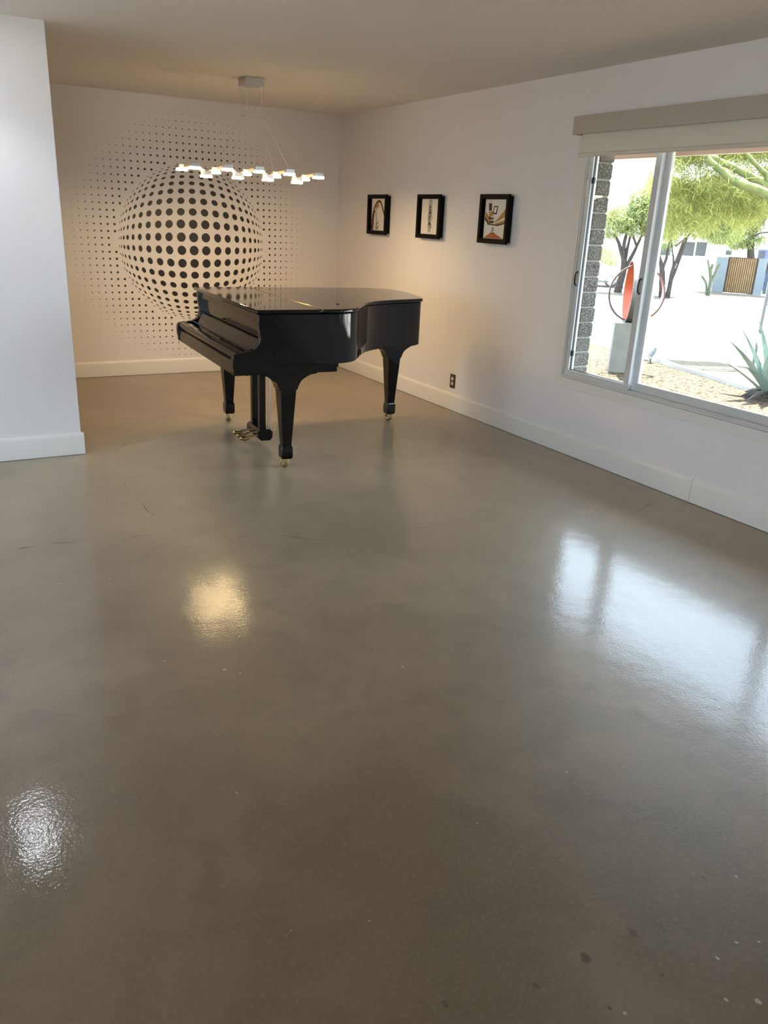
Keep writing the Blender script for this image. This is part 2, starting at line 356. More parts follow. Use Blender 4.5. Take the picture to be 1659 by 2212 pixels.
bm = BM(); prism(bm, [(-.351,.618),(-.351,.694),(-.343,.699),(-.30,.699),(-.30,.618)], -.071, 1.281, 'y'); obj('key_slip', bm, 'black', piano, bev=.002)
bm = BM(); prism(bm, catmull([(-.338,.701),(-.349,.712),(-.352,.728),(-.345,.742),(-.328,.747)], 4) + [(-.275,.744),(-.235,.741),(-.235,.701)], -.069, 1.279, 'y'); obj('fallboard', bm, 'black', piano, smooth=30)
bm = BM(); prism(bm, catmull([(-.232,.702),(-.232,.744),(-.222,.754),(-.204,.780),(-.192,.803),(-.188,.810)], 4) + [(-.150,.812),(-.150,.702)], -.069, 1.279, 'y'); obj('fallboard_back', bm, 'black', piano, smooth=30)
bm = BM(); prism(bm, [(-.163,.814),(-.170,.914),(-.130,.914),(-.130,.814)], -.069, 1.279, 'y'); obj('music_desk', bm, 'black', piano, bev=.002)
bm = BM(); prism(bm, [(-.190,.918),(-.190,.9635),(-.130,.9635),(-.130,.918)], -.070, 1.280, 'y'); obj('front_rail', bm, 'black', piano, bev=.002)

def leg_mesh(top_w=.155):
    bm = BM()
    # bracket plate with concave flanks
    L = [(-top_w-.03, .600), (-top_w-.03, .585)]; cv = [(-.145,.580),(-.118,.567),(-.088,.547),(-.070,.522),(-.058,.490)]
    pr = L + catmull(cv, 4); pr = pr + [(-x, z) for x, z in pr[::-1]]
    prism(bm, pr, -.052, .052, 'y')
    def sq(w, z, k=1.): return [(-w, -w*k, z), (w, -w*k, z), (w, w*k, z), (-w, w*k, z)]
    loft(bm, [sq(.0518, .498), sq(.029, .135)])
    loft(bm, [sq(.029, .136), sq(.036, .118), sq(.036, .058), sq(.032, .048), sq(.030, .045)])
    return bm
def caster_mesh():
    bm = BM()
    tube(bm, [(0,0,.058), (0,0,.050), (0,0,.047)], [.026, .026, .022], 16)
    for s in (-1, 1):
        box(bm, (-.026, s*.020-.003, .012), (.014, s*.020+.003, .050), 0, .002)
    tube(bm, [(-.008, -.028, .021), (-.008, .028, .021)], .005, 8)
    tube(bm, [(-.008, -.016, .0205), (-.008, -.014, .0205), (-.008, .014, .0205), (-.008, .016, .0205)], [.017, .0203, .0203, .017], 20)
    return bm
for (u, v, rz) in ((0, 0, 0), (0, 1.2789, 0), (1.20, .926, .0)):
    lg = obj('leg', leg_mesh(), 'black', piano, bev=.0025); lg.location = (u, v, .013); lg.rotation_euler = (0, 0, rz)
    if u < 1: lg.scale.z = 1.0
    cs = obj('caster', caster_mesh(), 'palebrass', lg, smooth=40); cs.location = (0, 0, -.013); cs['label'] = 'brass caster wheel'
bm = BM(); box(bm, (1.02, .80, .614), (1.21, 1.05, .645)); box(bm, (1.06, .70, .645), (1.225, 1.12, .666)); obj('tail_block', bm, 'black', piano, bev=.002)
# pedal lyre
bm = BM(); box(bm, (-.02, .51, .580), (.10, .765, .614)); obj('lyre_plate', bm, 'black', piano, bev=.003)
for v in (.528, .690):
    bm = BM(); box(bm, (.002, v, .112), (.046, v+.044, .581)); obj('lyre_post', bm, 'black', piano, bev=.003)
bm = BM(); prism(bm, [(-.018,.058),(.010,.034),(.072,.034),(.090,.055),(.090,.095),(.072,.114),(.0,.114),(-.018,.100)], .515, .765, 'y'); obj('lyre_box', bm, 'black', piano, bev=.002)
for v in (.53, .615, .70):
    bm = BM(); tube(bm, [(.02, v, .072), (-.03, v, .073), (-.062, v, .068), (-.085, v, .056), (-.108, v, .054), (-.128, v, .060), (-.136, v, .064)], [.006, .007, .009, .012, .014, .012, .006], 10, flat=.55)
    p = obj('pedal', bm, 'brass', piano, smooth=60); p['label'] = 'brass foot pedal'
for v in (.545, .60):
    bm = BM(); tube(bm, [(.085, v, .090), (.085, v, .600)], .0035, 8); obj('pedal_rod', bm, 'steel', piano, smooth=60)
for v in (.535, .70):
    bm = BM(); tube(bm, [(.088, v, .060), (.098, v, .075), (.33, v+.03, .610)], [.006, .0045, .0045], 8); obj('lyre_brace', bm, 'brass', piano, smooth=60)

# ------------------------------------------------------------------ chandelier
CX, CY = 2.383, 6.29
ch = thing('pendant_chandelier', 'zigzag LED pendant chandelier hanging above the grand piano', 'chandelier', (CX, CY, HC))
def lc(p): return (p[0]-CX, p[1]-CY, p[2]-HC)
bm = BM(); box(bm, lc((2.311, 6.212, 2.387)), lc((2.455, 6.372, 2.4395)), 0, .002); obj('canopy', bm, 'alu', ch)
sq = [(2.325, 6.232), (2.441, 6.232), (2.325, 6.352), (2.441, 6.352)]
for x, y in sq:
    bm = BM(); tube(bm, [lc((x, y, 2.388)), lc((x, y, 2.368)), lc((x, y, 2.366)), lc((x, y, 2.190))], [.0045, .0045, .0014, .0014], 8); obj('cable', bm, 'alu', ch)
bm = BM()
loop = [sq[0], sq[1], sq[3], sq[2], sq[0]]
for a, b in zip(loop, loop[1:]):
    tube(bm, [lc((*a, 2.190)), lc((*b, 2.190))], .0035, 6)
obj('spreader_frame', bm, 'alu', ch)
near, farr, mid = 6.235, 6.375, 6.29
mods = [(1.838, farr, 1.812), (1.933, near, 1.822), (2.019, mid, 1.772), (2.086, farr, 1.806), (2.187, near, 1.826), (2.265, mid, 1.776), (2.330, farr, 1.808), (2.436, near, 1.827), (2.509, mid, 1.776), (2.570, farr, 1.806), (2.688, near, 1.824), (2.753, mid, 1.771), (2.814, farr, 1.799), (2.938, near, 1.815)]
mods = [(x*y/6.29, y, z) for x, y, z in mods]
for a, b in zip(mods, mods[1:]):
    bm = BM(); A, B = Vector(lc(a)), Vector(lc(b)); d = (B-A).normalized(); s = d.cross(Vector((0,0,1))).normalized()*.005; h = Vector((0,0,.011))
    loft(bm, [[p-s-h, p+s-h, p+s+h, p-s+h] for p in (A, B)]); obj('arm', bm, 'arm', ch)
for x, y, z in mods:
    bm = BM(); c = lc((x, y, z)); box(bm, (c[0]-.034, c[1]-.030, c[2]-.014), (c[0]+.034, c[1]+.030, c[2]+.016), 0, .003); md = obj('light_module', bm, 'alu', ch)
    bm = BM(); box(bm, (c[0]-.038, c[1]-.032, c[2]-.031), (c[0]+.038, c[1]+.032, c[2]-.0145), 0, .004); 
    for fc in bm.faces:
        fc.normal_update()
        if fc.normal.z < -.9: fc.material_index = 1
    df = obj('diffuser', bm, ['led', 'ledface'], md); df['label'] = 'glowing warm diffuser'
for i, k in ((2, 3), (0, 4), (3, 9), (1, 10)):
    bm = BM(); m_ = mods[k]; tube(bm, [lc((*sq[i], 2.190)), lc((m_[0], m_[1], m_[2]+.016))], .0009, 6); obj('cable', bm, 'alu', ch)

# ------------------------------------------------------------------ pictures
def picture(name, label, cy, art):
    cz = 1.5425; t = thing(name, label, 'picture', (XR, cy, cz), 0, 'framed prints on the right wall')
    def ring(bm, hy, hz, iy, iz, x0, x1):
        box(bm, (x0, -hy, iz), (x1, hy, hz)); box(bm, (x0, -hy, -hz), (x1, hy, -iz)); box(bm, (x0, -hy, -iz), (x1, -iy, iz)); box(bm, (x0, iy, -iz), (x1, hy, iz))
    bm = BM(); ring(bm, .178, .173, .148, .143, -.058, -.036); obj('frame', bm, 'frame', t, bev=.002)
    bm = BM(); ring(bm, .164, .160, .133, .138, -.037, -.003); obj('shadow_box', bm, 'frame', t)
    bm = BM()
    def poly(pts, mi, k=1):  # pts in 0..1 from the top left as seen; left is +y
        fc = bm.faces.new([bm.verts.new((-.0325-.0003*k, .131-.262*x, .136-.272*y)) for x, y in pts]); fc.material_index = mi
    box(bm, (-.032, -.133, -.138), (-.018, .133, .138)); art(poly)
    obj('art_print', bm, ['paper', 'maroon', 'ochre', 'orange_ink', 'ink', 'greyink'], t)
def stroke(poly, pts, w, mi, k):
    for (a, b) in zip(pts, pts[1:]):
        dx, dy = b[0]-a[0], b[1]-a[1]; l = math.hypot(dx, dy); nx, ny = -dy/l*w/2, dx/l*w/2
        poly([(a[0]+nx, a[1]+ny), (b[0]+nx, b[1]+ny), (b[0]-nx, b[1]-ny), (a[0]-nx, a[1]-ny)], mi, k)
def art_a(poly):
    stroke(poly, catmull([(.03,1.),(.06,.62),(.17,.33),(.36,.12),(.56,.07),(.70,.17),(.84,.38),(.99,.62)], 5), .075, 1, 1)
    poly([(.02,1.),(.04,.62),(.16,.36),(.23,.36),(.18,.62),(.15,1.)], 1, 2)
    poly([(.30,.18),(.50,.12),(.52,.24),(.28,.36)], 2, 3)
    stroke(poly, catmull([(.20,.42),(.30,.40),(.36,.62),(.38,.99)], 4), .035, 1, 4)
    q = random.Random(3)
    for _ in range(46):
        x, y = q.gauss(.5, .13), q.uniform(.66, .97); s = q.uniform(.008, .022); poly([(x-s, y), (x, y-s), (x+s*1.4, y), (x, y+s)], 4, 5)
def art_b(poly):
    poly([(.40,.0),(.60,.0),(.58,.95),(.42,.95)], 5, 1)
    q = random.Random(5)
    for _ in range(95):
        x, y = q.gauss(.5, .055), q.uniform(.2, .84); s = q.uniform(.010, .026); poly([(x-s, y), (x, y-s), (x+s, y), (x+.3*s, y+s*1.5)], 4 if q.random() < .7 else 1, 2)
def art_c(poly):
    poly([(.02,.30),(.02,.52),(.20,.63),(.42,.60)], 2, 1); poly([(.02,.44),(.02,.53),(.20,.64),(.24,.61)], 4, 2)
    poly([(.99,.20),(.99,.42),(.45,.62),(.50,.58)], 2, 1); poly([(.99,.50),(.97,.60),(.60,.66),(.50,.62)], 2, 1); poly([(.60,.64),(.98,.58),(.98,.61),(.60,.68)], 4, 3)
    poly([(.16,.10),(.30,.09),(.32,.28),(.19,.29)], 4, 4); poly([(.19,.31),(.38,.30),(.40,.42),(.22,.43)], 2, 4)
    poly([(.42,.16),(.60,.16),(.56,.38),(.36,.36)], 4, 5); poly([(.45,.19),(.56,.19),(.52,.34),(.41,.33)], 0, 6)
    poly([(.20,.44),(.28,.43),(.30,.47),(.42,.45),(.44,.50),(.22,.52)], 4, 6); poly([(.24,.56),(.46,.53),(.44,.60),(.26,.61)], 4, 6)
    stroke(poly, [(.15,.63),(.60,.655)], .03, 4, 6)
    poly([(.02,1.),(.30,.87),(.55,.87),(.95,1.)], 3, 3); poly([(.32,.87),(.36,.845),(.50,.845),(.54,.87)], 4, 4)
    stroke(poly, [(.36,.81),(.46,.79),(.42,.74)], .022, 4, 4); stroke(poly, [(.40,.77),(.38,.72)], .02, 4, 5); stroke(poly, [(.45,.76),(.46,.70)], .02, 4, 5)
picture('framed_print', 'black framed print of a dark red arch, nearest the far corner', 6.907, art_a)
picture('framed_print', 'black framed print of a speckled vertical column, middle of three', 6.022, art_b)
picture('framed_print', 'black framed print with ochre wedges and dark blocks, nearest the window', 5.120, art_c)

# ------------------------------------------------------------------ outlet
ot = thing('wall_outlet', 'dark bronze duplex outlet low on the right wall', 'outlet', (XR, 5.560, .246))
bm = BM(); box(bm, (-.006, -.036, -.058), (0, .036, .058), 0, .002); obj('cover_plate', bm, 'bronze', ot)
for z in (-.02, .02):
    bm = BM()
    prism(bm, [(.0165*math.cos(a)*(1), z + max(-.0135, min(.0135, .0175*math.sin(a)))) for a in [2*PI*i/24 for i in range(24)]], -.008, -.005, 'x')
    o = obj('receptacle', bm, ['ivory'], ot)
    bm = BM()
    for y, h in ((.006, .0075), (-.006, .006)): box(bm, (-.0084, y-.001, z-h/2+.003), (-.0079, y+.001, z+h/2+.003))
    box(bm, (-.0084, -.002, z-.010), (-.0079, .002, z-.006)); obj('slot', bm, 'gap', o)

# ------------------------------------------------------------------ window in the right wall
win = bpy.data.objects.new('window_1', None); C.objects.link(win); win.location = (XR, 3.0, .53)
win['kind'] = 'structure'; win['label'] = 'wide three-part sliding window with pale frames in the right wall'; win['category'] = 'window'
def wb(bm, x0, x1, y0, y1, z0, z1, mi=0): box(bm, (x0-XR, y0-3.0, z0-.53), (x1-XR, y1-3.0, z1-.53), mi)
def wring(bm, x0, x1, y0, y1, z0, z1, t, tb=None, mi=0):
    tb = tb or t
    wb(bm, x0, x1, y0, y1, z0, z0+tb, mi); wb(bm, x0, x1, y0, y1, z1-t, z1, mi); wb(bm, x0, x1, y0, y0+t, z0+tb, z1-t, mi); wb(bm, x0, x1, y1-t, y1, z0+tb, z1-t, mi)
ZT = 2.06
bm = BM(); wring(bm, 3.872, 3.962, WY0+.002, WY1-.002, WZ0+.002, ZT, .014)
wring(bm, 3.880, 3.894, WY0+.016, WY1-.016, WZ0+.016, ZT-.014, .008); wring(bm, 3.905, 3.915, WY0+.016, WY1-.016, WZ0+.016, ZT-.014, .007)
obj('outer_frame', bm, 'vinyl', win, bev=.0015)
def sash(name, y0, y1, st0, st1):
    bm = BM(); z0, z1 = WZ0+.022, ZT-.022
    wb(bm, 3.878, 3.916, y0, y1, z0, z0+.036); wb(bm, 3.878, 3.916, y0, y1, z1-.036, z1); wb(bm, 3.878, 3.916, y0, y0+st0, z0+.036, z1-.036); wb(bm, 3.878, 3.916, y1-st1, y1, z0+.036, z1-.036)
    s = obj(name, bm, 'vinyl', win, bev=.003)
    bm = BM(); wring(bm, 3.892, 3.906, y0+st0-.004, y1-st1+.004, z0+.032, z1-.032, .0075); obj('gasket', bm, 'gasket', s)
    bm = BM(); wb(bm, 3.897, 3.901, y0+st0, y1-st1, z0+.036, z1-.036); g = obj('pane', bm, 'glass', s)
    return s
sl = sash('sliding_sash', 3.622, WY1-.018, .044, .036)
sr = sash('sliding_sash', WY0+.018, 2.388, .036, .044)
bm = BM(); wring(bm, 3.922, 3.958, 2.38, 3.640, WZ0+.018, ZT-.016, .046, .050)
fx = obj('fixed_frame', bm, 'vinyl', win, bev=.003)
bm = BM(); wring(bm, 3.928, 3.950, 2.425, 3.595, WZ0+.066, ZT-.060, .006); obj('glazing_bead', bm, 'trim', fx)
bm = BM(); wb(bm, 3.938, 3.942, 2.427, 3.593, WZ0+.068, ZT-.062); obj('pane', bm, 'glass', fx)
for s_, yy in ((sl, 3.640), (sl, 4.205)):
    bm = BM(); z = 1.19
    tube(bm, [(3.878-XR, yy-3, z-.045-.53), (3.862-XR, yy-3, z-.034-.53), (3.858-XR, yy-3, z-.53), (3.862-XR, yy-3, z+.034-.53), (3.878-XR, yy-3, z+.045-.53)], .0055, 8)
    o = obj('sash_handle', bm, 'gasket', s_, smooth=60); o['label'] = 'dark curved pull handle'
for z in (.68, 1.78):
    bm = BM(); wb(bm, 3.886, 3.899, 4.167, 4.183, z, z+.035); obj('roller_guide', bm, 'gasket', sl)
bm = BM(); wb(bm, 3.868, 3.880, 4.200, 4.212, 1.70, 1.80); obj('sash_lock', bm, 'trim', sl)
# painted casing around it
bm = BM(); t = .062
for a in ((WY0-t, WY1+t, WZ0-t, WZ0), (WY0-t, WY1+t, WZ1-.01, WZ1+t), (WY0-t, WY0, WZ0, WZ1-.01), (WY1, WY1+t, WZ0, WZ1-.01)): box(bm, (XR-.007, a[0], a[2]), (XR, a[1], a[3]))
struct('trim_1', bm, 'trim', 'flat cream casing around the big window', 'trim', bev=.002)

# roller blind
bl = thing('roller_blind', 'taupe boxed roller blind pulled slightly down over the window', 'blind', (XR, 3.0, 2.12))
def bb(bm, x0, x1, y0, y1, z0, z1): box(bm, (x0-XR, y0-3, z0-2.12), (x1-XR, y1-3, z1-2.12))
bm = BM(); bb(bm, 3.776, 3.786, 1.70, 4.297, 2.062, 2.166); bb(bm, 3.786, 3.875, 4.287, 4.297, 2.062, 2.166); bb(bm, 3.786, 3.875, 1.70, 1.71, 2.062, 2.166); bb(bm, 3.786, 3.875, 1.71, 4.287, 2.156, 2.166)
obj('valance', bm, 'valance', bl, bev=.002)
bm = BM(); tube(bm, [(3.835-XR, 1.72-3, 2.115-2.12), (3.835-XR, 4.28-3, 2.115-2.12)], .028, 16); obj('roller_tube', bm, 'shade', bl, smooth=60)
bm = BM(); bb(bm, 3.8095, 3.811, 1.745, 4.240, 1.955, 2.125); obj('shade_fabric', bm, 'shade', bl)
bm = BM(); tube(bm, [(3.811-XR, 1.738-3, 1.944-2.12), (3.811-XR, 4.248-3, 1.944-2.12)], .0125, 14); obj('hem_bar', bm, 'shade', bl, smooth=60)

# unseen glass doors added behind the camera to daylight the room
w2 = bpy.data.objects.new('added_window_2', None); C.objects.link(w2); w2.location = (0, YR, 0); w2['kind'] = 'structure'; w2['label'] = 'unseen sliding glass doors added behind the camera for daylight'; w2['category'] = 'window'
bm = BM()
for x in (RX0, -1.9, RX1): box(bm, (x-.035, -.12, .0), (x+.035, -.06, RZ))
box(bm, (RX0, -.12, 0), (RX1, -.06, .05)); box(bm, (RX0, -.12, RZ-.05), (RX1, -.06, RZ)); obj('outer_frame', bm, 'vinyl', w2)  # frame of the added unseen glass doors
bm = BM(); box(bm, (RX0, -.092, .05), (RX1, -.088, RZ-.05)); obj('pane', bm, 'glass', w2)  # glass of the added unseen doors

w3 = bpy.data.objects.new('added_window_3', None); C.objects.link(w3); w3.location = (XL, 0, 0); w3['kind'] = 'structure'; w3['label'] = 'unseen window added in the left wall for daylight'; w3['category'] = 'window'  # unseen window added to brighten the ceiling and right wall
bm = BM()
for y in (LY0, (LY0+LY1)/2, LY1): box(bm, (-.12, y-.035, LZ0), (-.06, y+.035, LZ1))
box(bm, (-.12, LY0, LZ0), (-.06, LY1, LZ0+.05)); box(bm, (-.12, LY0, LZ1-.05), (-.06, LY1, LZ1)); obj('outer_frame', bm, 'vinyl', w3)  # frame of the added unseen left window
bm = BM(); box(bm, (-.092, LY0, LZ0+.05), (-.088, LY1, LZ1-.05)); obj('pane', bm, 'glass', w3)  # glass of the added unseen left window
# recessed ceiling lights (all above or behind the frame of the photo)
for i, (x, y) in enumerate(((.235, 4.74),)):
    cl = thing('recessed_downlight', 'small round recessed ceiling light just in front of the left partition', 'ceiling light', (x, y, HC))
    bm = BM(); n = 28
    loft(bm, [[(rr*math.cos(2*PI*k/n), rr*math.sin(2*PI*k/n), z) for k in range(n)] for rr, z in ((.075, -.0005), (.075, -.006), (.060, -.008))]); obj('trim_ring', bm, 'trim', cl, smooth=30)
    bm = BM(); tube(bm, [(0, 0, -.0085), (0, 0, -.0105)], .056, n); obj('lens', bm, 'canled', cl)

    sl_ = bpy.data.lights.new('downlight_beam', 'SPOT'); sl_.energy = 9; sl_.color = (.84, .90, 1); sl_.spot_size = math.radians(118); sl_.spot_blend = .55; sl_.shadow_soft_size = .055
    so_ = bpy.data.objects.new('downlight_beam', sl_); C.objects.link(so_); so_.location = (x, y, HC-.02)
# ------------------------------------------------------------------ outside: house wall, eave
bm = BM(); q = random.Random(2)
for k in range(26):
    z0 = -.42 + k*.1016
    if z0 > 2.12: break
    for (a, b) in (((4.222, 4.60), (4.61, 5.0)) if k % 2 else ((4.222, 4.41), (4.42, 5.0))):
        j = q.uniform(-.004, .004); box(bm, (3.966, a+j, z0), (4.096+q.uniform(-.004, .004), b, z0+.0915), 0, .009)
    box(bm, (3.966, 4.232, z0+.088), (4.086, 5.0, z0+.105), 1)
box(bm, (3.968, 5.0, -.45), (4.09, YB, HC)); box(bm, (3.968, YR, -.45), (4.09, WY0-.02, HC)); box(bm, (3.968, WY0-.02, -.45), (4.09, 5.0, WZ0-.03), 0); box(bm, (3.968, WY0-.02, 2.12), (4.09, 5.0, HC))
struct('wall_exterior', bm, ['cmu', 'mortar'], 'grey concrete block jamb seen through the left pane of the window', 'wall')
bm = BM()
for y0 in (-3.6, -1.0, 1.0, 3.33, 5.6): box(bm, (4.09, y0, 2.077), (5.1, y0+(2.3 if y0 > 1 else 2.0)-.004, 2.095))
struct('trim_2', bm, 'soffit', 'tan boards under the roof overhang outside the window', 'soffit')
bm = BM(); box(bm, (5.1, -3.6, 2.043), (5.14, 8.2, 2.30)); struct('trim_3', bm, 'fascia', 'pale fascia edge of the roof overhang outside', 'fascia')
bm = BM(); box(bm, (XL-.6, YR-.6, HC+.12), (5.1, YB+.6, HC+.22)); box(bm, (4.09, -3.6, 2.30), (5.1, 8.2, 2.34)); struct('roof', bm, 'fascia', 'flat roof over the room', 'roof')

# ------------------------------------------------------------------ outside: ground
def gz(x, y):
    s = (x+y)/2**.5; return -.3 - max(0., min(1., (s-12.5)/14.5))
def strip(name, near, farp, m, label, cat, dz=0., n=1):
    bm = BM(); R = []
    for k in range(n+1):
        t = k/n; R.append([bm.verts.new((a[0]+(b[0]-a[0])*t, a[1]+(b[1]-a[1])*t, gz(a[0]+(b[0]-a[0])*t, a[1]+(b[1]-a[1])*t)+dz)) for a, b in zip(near, farp)])
    for A, B in zip(R, R[1:]):
        for i in range(len(A)-1): bm.faces.new((A[i], A[i+1], B[i+1], B[i]))
    bmesh.ops.recalc_face_normals(bm, faces=bm.faces[:])
    return struct(name, bm, m, label, cat)
def dense(pts, n=6): return [tuple(a[i]+(b[i]-a[i])*k/n for i in (0, 1)) for a, b in zip(pts, pts[1:]) for k in range(n)] + [pts[-1]]
L0 = dense([(4.09, 9.2), (4.09, 8.5), (4.09, 7.0), (4.09, 6.0), (4.09, 5.0), (4.09, 4.0), (4.09, 2.0), (4.09, -4.)])
L1 = dense([(11.3, 14.5), (10.83, 11.25), (10.60, 10.3), (9.6, 8.7), (9.25, 7.8), (9.15, 7.2), (8.86, 6.29), (7.4, -4.)])
L2 = dense([(13.2, 16.5), (12.3, 12.85), (11.72, 11.57), (11.6, 10.2), (11.3, 9.2), (11.0, 8.6), (10.9, 7.6), (10., -4.)])
L3 = dense([(15.2, 18.), (14.07, 14.65), (14.05, 13.9), (13.24, 12.), (12.47, 10.37), (12.2, 9.06), (12., 8.), (11.4, -4.)])
L4 = dense([(24., 30.), (24.27, 25.23), (24.85, 24.13), (25.5, 23.), (26.5, 21.5), (27.5, 20.), (29., 17.), (36., -4.)])
L5 = dense([(25.5, 33.), (25.94, 27.01), (26.18, 25.44), (28.95, 25.81), (31.2, 26.4), (32.5, 26.2), (34.0, 25.), (44., -4.)])
L6 = dense([(27.5, 36.), (28.78, 29.71), (29.73, 28.98), (33.21, 29.1), (36.0, 29.0), (36.92, 27.03), (37.5, 25.5), (50., -4.)])
L7 = dense([(70., 110.), (75., 100.), (80., 95.), (85., 90.), (90., 85.), (95., 75.), (100., 60.), (120., -4.)])
bm = BM(); box(bm, (-14, -16, -.25), (14, YR-.2, -.10)); box(bm, (-16, YR-.2, -.25), (XL-.2, 12, -.10)); struct('ground_bounce_patio', bm, 'concrete', 'unseen pale patio added to bounce sunlight into the room', 'patio')  # added pale slab, reflects sun through the rear and left openings
strip('ground_gravel', L0, L1, 'gravel', 'tan gravel bed right outside the window', 'gravel', n=6)
strip('ground_pale_gravel', L1, L2, 'gravel2', 'pale gravel strip beyond the curved edging', 'gravel', -.02, n=3)
strip('ground_sidewalk', L2, L3, 'concrete', 'white concrete sidewalk beyond the gravel', 'sidewalk', -.02, n=3)
SP = 19  # splits one street: shaded part coloured grey, sunlit part coloured pale
strip('ground_street_shaded', L3[:SP+1], L4[:SP+1], 'asphalt', 'asphalt street behind the sculpture, tree shade put into its grey colour', 'street', -.08, n=12)
strip('ground_street_sunlit', L3[SP:], L4[SP:], 'concrete', 'sunlit part of the same street, its brightness put into the pale colour', 'driveway', -.08, n=12)
strip('ground_far_sidewalk', L4, L5, 'concrete', 'white strip of pavement across the street', 'sidewalk', -.03, n=2)
strip('ground_far_gravel', L5, L6, 'farground', 'brown gravel strip under the far trees', 'gravel', -.02, n=2)
strip('ground_far_drive', L6, L7, 'concrete', 'white drive in front of the neighbouring house', 'driveway', -.03, n=3)
bm = BM(); box(bm, (-60, -60, -.55), (4.0, 60, -.45)); box(bm, (4., -60, -.55), (60, -4., -.45)); struct('ground_yard', bm, 'farground', 'plain yard around the house', 'ground')
def kerb_obj(name, line, w, h, m, label, cat, dz=0.):
    bm = BM(); S = []
    for i, p in enumerate(line):
        a, b = line[max(i-1, 0)], line[min(i+1, len(line)-1)]; d = Vector((b[0]-a[0], b[1]-a[1])).normalized(); nx, ny = -d.y*w/2, d.x*w/2; z = gz(*p)+dz
        S.append([(p[0]-nx, p[1]-ny, z-.1), (p[0]-nx, p[1]-ny, z+h), (p[0]+nx, p[1]+ny, z+h), (p[0]+nx, p[1]+ny, z-.1)])
    loft(bm, S); o = obj(name, bm, m); return tag(o, label, cat, kind='structure')
kerb_obj('trim_4', L1, .10, .05, 'concrete', 'thin curved edging between the two gravel beds', 'edging')
kerb_obj('trim_5', L3, .12, -.01, 'kerb', 'shaded kerb line along the street', 'kerb')

# ------------------------------------------------------------------ outside: near garden
sc = thing('garden_sculpture', 'ring sculpture of grey steel bands with orange inside on a concrete pedestal', 'sculpture', (8.32, 7.90, -.30), -.735)
# local x = sideways as seen from the room, local y = away from it
bm = BM(); loft(bm, [[(sx*w, sy*w, z) for sx, sy in ((-1,-1),(1,-1),(1,1),(-1,1))] for w, z in ((.205, -.1), (.205, .0), (.198, .645), (.192, .655))]); obj('pedestal', bm, 'pedestal', sc)
def band(bm, R0, w, th, n=56, rx=1., rz=1., wf=None):
    for i in range(n):
        a0, a1 = 2*PI*i/n, 2*PI*(i+1)/n
        def P(a, rr, y): return (rr*math.cos(a)*rx, y, rr*math.sin(a)*rz)
        w0, w1 = (w*(wf(a0) if wf else 1)/2, w*(wf(a1) if wf else 1)/2)
        o = [P(a0, R0, -w0), P(a1, R0, -w1), P(a1, R0, w1), P(a0, R0, w0)]; q_ = [P(a0, R0-th, -w0), P(a1, R0-th, -w1), P(a1, R0-th, w1), P(a0, R0-th, w0)]
        V = [bm.verts.new(p) for p in o + q_]
        for f_, mi in (((0,1,2,3), 0), ((7,6,5,4), 1), ((0,4,5,1), 0), ((3,2,6,7), 0)):
            fc = bm.faces.new([V[j] for j in f_]); fc.material_index = mi
    bmesh.ops.remove_doubles(bm, verts=bm.verts[:], dist=1e-5)
    bmesh.ops.recalc_face_normals(bm, faces=bm.faces[:])
bm = BM(); band(bm, .395, .125, .014); o = obj('wide_ring', bm, ['greysteel', 'orange'], sc, smooth=40); o.location = (-.02, 0, 1.043); o.rotation_euler = (0, 0, 1.571+.075)
bm = BM(); band(bm, .372, .030, .022, wf=lambda a: .7 + 2.6*max(0, math.cos(a+.25))**3); o = obj('thin_ring', bm, ['rod', 'orange'], sc, smooth=40); o.location = (.03, 0, 1.02); o.rotation_euler = (0, 0, .22)
ag = thing('agave', 'blue-green agave with spiky leaves in the gravel at the right edge', 'agave', (8.61, 5.89, -.30), -.6)
q = random.Random(4)
def agleaf(bm, az, el, L, w):
    pts = []; n = 9
    dx, dy = math.cos(az), math.sin(az); S = []
    for i in range(n):
        t = i/(n-1); e = el - .25*t
        rr = L*t*math.cos(el-.12*t); z = .06 + L*t*math.sin(el-.12*t)
        ww = w*(.62 + 1.0*t - 1.62*t*t + .0)*(1 if t < .97 else .2); ww = max(.004, 1.45*w*(.75+.9*t-1.65*t**2.2)); th = max(.003, .028*(1-t))
        c = Vector((dx*rr, dy*rr, z)); sd = Vector((-dy, dx, 0)); up = Vector((-dx*math.sin(e), -dy*math.sin(e), math.cos(e)))
        S.append([c-sd*ww+up*ww*.45, c-up*th, c+sd*ww+up*ww*.45, c+up*th*.6])
    loft(bm, S)
specs = [(2.9, .95, .82, .060), (3.5, .72, .62, .055), (2.5, 1.18, .86, .058), (3.9, 1.0, .66, .058), (4.5, .88, .70, .062), (1.9, 1.25, .92, .060), (5.2, 1.1, .80, .060), (5.9, .85, .85, .060), (.4, .95, .85, .060), (1.2, .9, .80, .060), (.0, 1.3, .95, .055), (3.0, 1.38, .90, .050), (4.8, 1.35, .92, .050), (5.6, .5, .70, .055), (.9, .55, .7, .055), (2.2, .62, .66, .052)]
for az, el, L_, w_ in specs:
    bm = BM(); agleaf(bm, az+.3, el, L_, w_); obj('leaf', bm, 'agave', ag, smooth=50)
bm = BM()
for _ in range(26):
    a = q.uniform(0, 2*PI); l = q.uniform(.2, .45); dx, dy = math.cos(a), math.sin(a)
    tube(bm, [(dx*.06, dy*.06, .08), (dx*l*.6, dy*l*.6, .07), (dx*l, dy*l, .015)], [.035, .03, .005], 6, flat=.3)
o = obj('dry_leaves', bm, 'agavedry', ag); o['kind'] = 'stuff'
sp = thing('garden_spotlight', 'small dark spotlight on a stake at the gravel edging', 'spotlight', (9.27, 8.30, -.30), -.735)
bm = BM(); tube(bm, [(0, 0, -.05), (0, 0, .08)], .01, 8); obj('stake', bm, 'darkmetal', sp)
